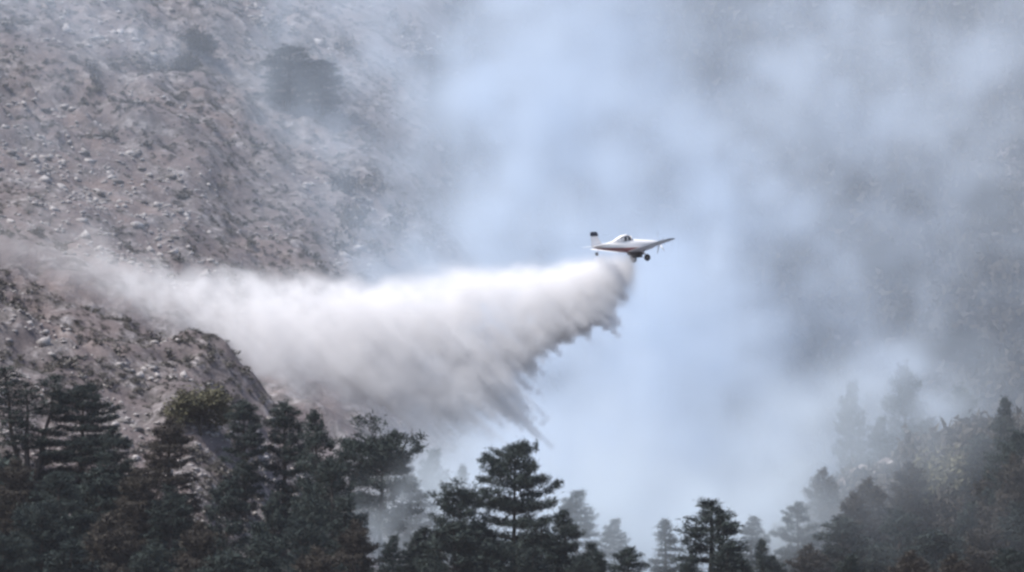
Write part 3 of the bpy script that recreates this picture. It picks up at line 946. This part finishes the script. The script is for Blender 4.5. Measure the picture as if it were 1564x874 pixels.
D = D * np.clip(np.exp((0.75 + 0.2 * side) * nz1 + (0.35 + 0.55 * side) * nz2 - 0.35 - 0.3 * side), 0.02, 5) + 0.038 * np.clip(1 + nz1, 0, 3)
D = D * edge_fade(n, 5)
D[D < 0.004] = 0
smoke = volume_obj('smoke', D, lo, hi, volume_mat('blue_white_smoke', (0.77, 0.865, 0.98), 0.0215))
tag(smoke, 'pale blue-white smoke billowing up the mountainside behind the aircraft', 'smoke', kind='stuff')

# -- thin smoke drifting among the pines
lo, hi, st = (-30, 758, 74), (88, 904, 124), 1.25
n, (X, Y, Z) = grid(lo, hi, st)
w1 = fft_noise(n, (st,) * 3, 2.0, 20, 3, 31)
blobs = [(605, 765, 782, 2.2, 4, 4, 2.2), (560, 835, 776, 2.6, 4, 4, 2.4), (585, 795, 778, 2.4, 4, 3.5, 2.2), (640, 770, 806, 4, 5, 5, 1.3), (680, 780, 845, 10, 14, 7, 0.9), (800, 780, 850, 12, 14, 9, 0.7), (920, 830, 845, 12, 16, 8, 1.2),
         (1010, 830, 850, 10, 16, 9, 1.4), (1150, 800, 860, 8, 16, 10, 0.9), (1210, 820, 840, 8, 12, 6, 0.7),
         (1190, 690, 870, 8, 14, 9, 0.5), (1270, 650, 850, 10, 14, 7, 0.45), (1370, 640, 845, 12, 14, 6, 0.26), (1460, 630, 840, 10, 14, 6, 0.2), (1400, 740, 790, 28, 10, 10, 0.16), (1540, 570, 880, 10, 12, 6, 0.1)]
D = blob_sum(X + 2.0 * w1, Y, Z + 2 * w1, blobs) * np.clip(1 + 0.5 * fft_noise(n, (st,) * 3, 2.0, 18, 3, 32), 0.05, 3) * edge_fade(n, 5)
D[D < 0.004] = 0
low_smoke = volume_obj('drifting_smoke', D, lo, hi, volume_mat('thin_blue_smoke', (0.80, 0.89, 0.97), 0.030))
tag(low_smoke, 'thin blue smoke drifting between the pine tops', 'smoke', kind='stuff')

# -- the released water: a feathered curtain falling and drifting back behind the aircraft
def TX(px): return (px - 782) * PXU * 890 / CP
A0 = plane.matrix_basis @ Vector((0.3, 0, -1.2))


def yc_of(x): return A0.y - 0.22 * (A0.x - x)


poly_px = [(966, 392), (960, 412), (951, 440), (940, 464), (924, 484), (898, 498), (872, 511), (846, 528), (818, 546), (790, 565), (764, 584), (742, 602), (720, 618), (702, 628), (680, 634), (660, 636), (610, 622), (560, 606), (500, 590), (440, 580), (390, 582), (365, 545), (330, 500), (250, 480), (160, 440), (80, 405), (-40, 370),
           (-200, 330), (-200, 270), (-40, 325), (40, 338), (120, 370), (230, 400), (330, 425), (450, 432), (560, 432), (660, 426), (740, 420), (820, 411), (880, 402), (930, 394), (955, 388)]
lo, hi, st = (-88, 862, 98), (20, 914, 148), 0.55
n, (X, Y, Z) = grid(lo, hi, st)
# 2-D outline in the plane of the trail
def trail_pt(px, py):
    yv = 890.0
    for _ in range(3):
        p = P(px, py, yv); yv = yc_of(p.x)
    p = P(px, py, yv); return (p.x, p.z)
poly = np.array([trail_pt(*q) for q in poly_px])
gx = np.linspace(lo[0] - 10, hi[0] + 10, 480); gzv = np.linspace(lo[2] - 10, hi[2] + 10, 300)
PX_, PZ_ = np.meshgrid(gx, gzv, indexing='ij')
ins = np.zeros(PX_.shape, bool); dist = np.full(PX_.shape, 1e9)
for (x1, z1), (x2, z2) in zip(poly, np.roll(poly, -1, 0)):
    c = ((z1 > PZ_) != (z2 > PZ_)) & (PX_ < (x2 - x1) * (PZ_ - z1) / (z2 - z1 + 1e-12) + x1)
    ins ^= c
    t = np.clip(((PX_ - x1) * (x2 - x1) + (PZ_ - z1) * (z2 - z1)) / ((x2 - x1) ** 2 + (z2 - z1) ** 2), 0, 1)
    dist = np.minimum(dist, np.hypot(PX_ - x1 - t * (x2 - x1), PZ_ - z1 - t * (z2 - z1)))
SD = np.where(ins, dist, -dist)


def samp2(A, x, z):
    i = np.clip((x - gx[0]) / (gx[1] - gx[0]), 0, A.shape[0] - 1.001); j = np.clip((z - gzv[0]) / (gzv[1] - gzv[0]), 0, A.shape[1] - 1.001)
    i0 = i.astype(int); j0 = j.astype(int); fi = i - i0; fj = j - j0
    return A[i0, j0] * (1 - fi) * (1 - fj) + A[i0 + 1, j0] * fi * (1 - fj) + A[i0, j0 + 1] * (1 - fi) * fj + A[i0 + 1, j0 + 1] * fi * fj


back = np.clip((A0.x - X) / 80.0, 0, 1.3)        # 0 under the aircraft, 1 far behind
# fingers: sheets of water running down and forward
ang = R(-42)
dx, dz = math.cos(ang), math.sin(ang)
Sp = -X * dz + Z * dx                              # across the streaks
fn = fft_noise((600, n[1]), (0.35, st), 1.35, 8, 0.8, 41, (1, 0.8))
si_ = np.clip(((Sp - Sp.min()) / (Sp.max() - Sp.min()) * 598), 0, 598).astype(int)
yi_ = np.broadcast_to(np.arange(n[1])[None, :, None], X.shape)
fing = fn[si_, yi_]
wob = fft_noise(n, (st,) * 3, 1.9, 16, 1.6, 42)
low_edge = smooth01((np.interp(X, *zip(*sorted([(p[0], p[1]) for p in poly[-14:]]))) - Z) / 8)   # 0 at the top edge, 1 well below it
flen = fft_noise((600, n[1]), (0.35, st), 1.8, 16, 4, 44, (1, 0.6))[si_, yi_]
fing = np.where(fing > 0, fing ** 1.4, 0.6 * fing)
amp = np.clip(1 + 0.7 * flen, 0.25, 2.0) * (0.5 + 1.9 * np.clip(back * 2.2, 0, 1)) * low_edge
sdv = samp2(SD, X - dx * fing * amp + 0.7 * wob, Z - dz * fing * amp + 0.8 * wob * (0.4 + 1.5 * back))
soft = 0.5 + 3.2 * np.clip(back, 0, 1.2) ** 1.6 + (1 - low_edge) * 0.8
body = smooth01((sdv + 0.55 * soft) / (1.5 * soft))
half = 1.0 + 7.5 * np.clip(back * 1.6, 0, 1) ** 0.6
ydev = (Y - yc_of(X)) / half
body = body * np.exp(-(np.abs(ydev) ** 2.5))
streak = fft_noise(n, (st,) * 3, 1.4, 10, 0.9, 43)
thin = 0.07 + 0.93 * smooth01(1.0 - (back - 0.38) / 0.68)
rim = 1 + 1.6 * np.exp(-((sdv - 1.0) / 2.2) ** 2) * low_edge * np.clip(1.3 - 2.2 * back, 0, 1)
D = rim * body * np.clip(1.0 + 0.5 * streak + 0.6 * fing * low_edge, 0.03, 3) * thin * (1 + 2.6 * np.exp(-np.clip(A0.x - X, 0, 99) / 9.0))
# a broken strand of water falling ahead of the curtain
for k in range(14):                                # the solid jet leaving the gate
    t_ = k / 13.0
    c = trail_pt(962 - 12 * t_ ** 1.4, 389 + 46 * t_)
    rr_ = 0.38 + 0.8 * t_
    D += (2.6 - 1.4 * t_) * np.exp(-(((X - c[0]) ** 2 + (Z - c[1]) ** 2 + (Y - yc_of(c[0])) ** 2) / rr_ ** 2))
for (px, py, r_) in [(969, 400, .35), (968, 412, .4), (966, 424, .35), (964, 438, .4), (960, 448, .45), (957, 460, .35)]:
    c = trail_pt(px, py)
    D += 0.9 * np.exp(-((X - c[0]) ** 2 + (Z - c[1]) ** 2 + (Y - yc_of(c[0])) ** 2) / (r_ * 1.6) ** 2)
D = D * edge_fade(n, 4)
D[D < 0.004] = 0
water = volume_obj('water_curtain', D, lo, hi, volume_mat('water_mist', (0.955, 0.95, 0.96), 0.23))
tag(water, 'white feathered curtain of water and mist falling behind the aircraft', 'water', kind='stuff')

# ------------------------------------------------------------------ air
hb = mesh_obj('haze', [(x, y, z) for x in (-4200, 4200) for y in (-1700, 5700) for z in (-14, 690)],
              [(0, 1, 3, 2), (4, 6, 7, 5), (0, 4, 5, 1), (2, 3, 7, 6), (0, 2, 6, 4), (1, 5, 7, 3)], volume_mat('thin_haze', (0.84, 0.86, 0.96), 0.00003))
tag(hb, 'thin mauve-blue smoke haze filling the valley air', 'haze', kind='stuff')
hb.active_material.node_tree.nodes['Principled Volume'].inputs['Density Attribute'].default_value = ''
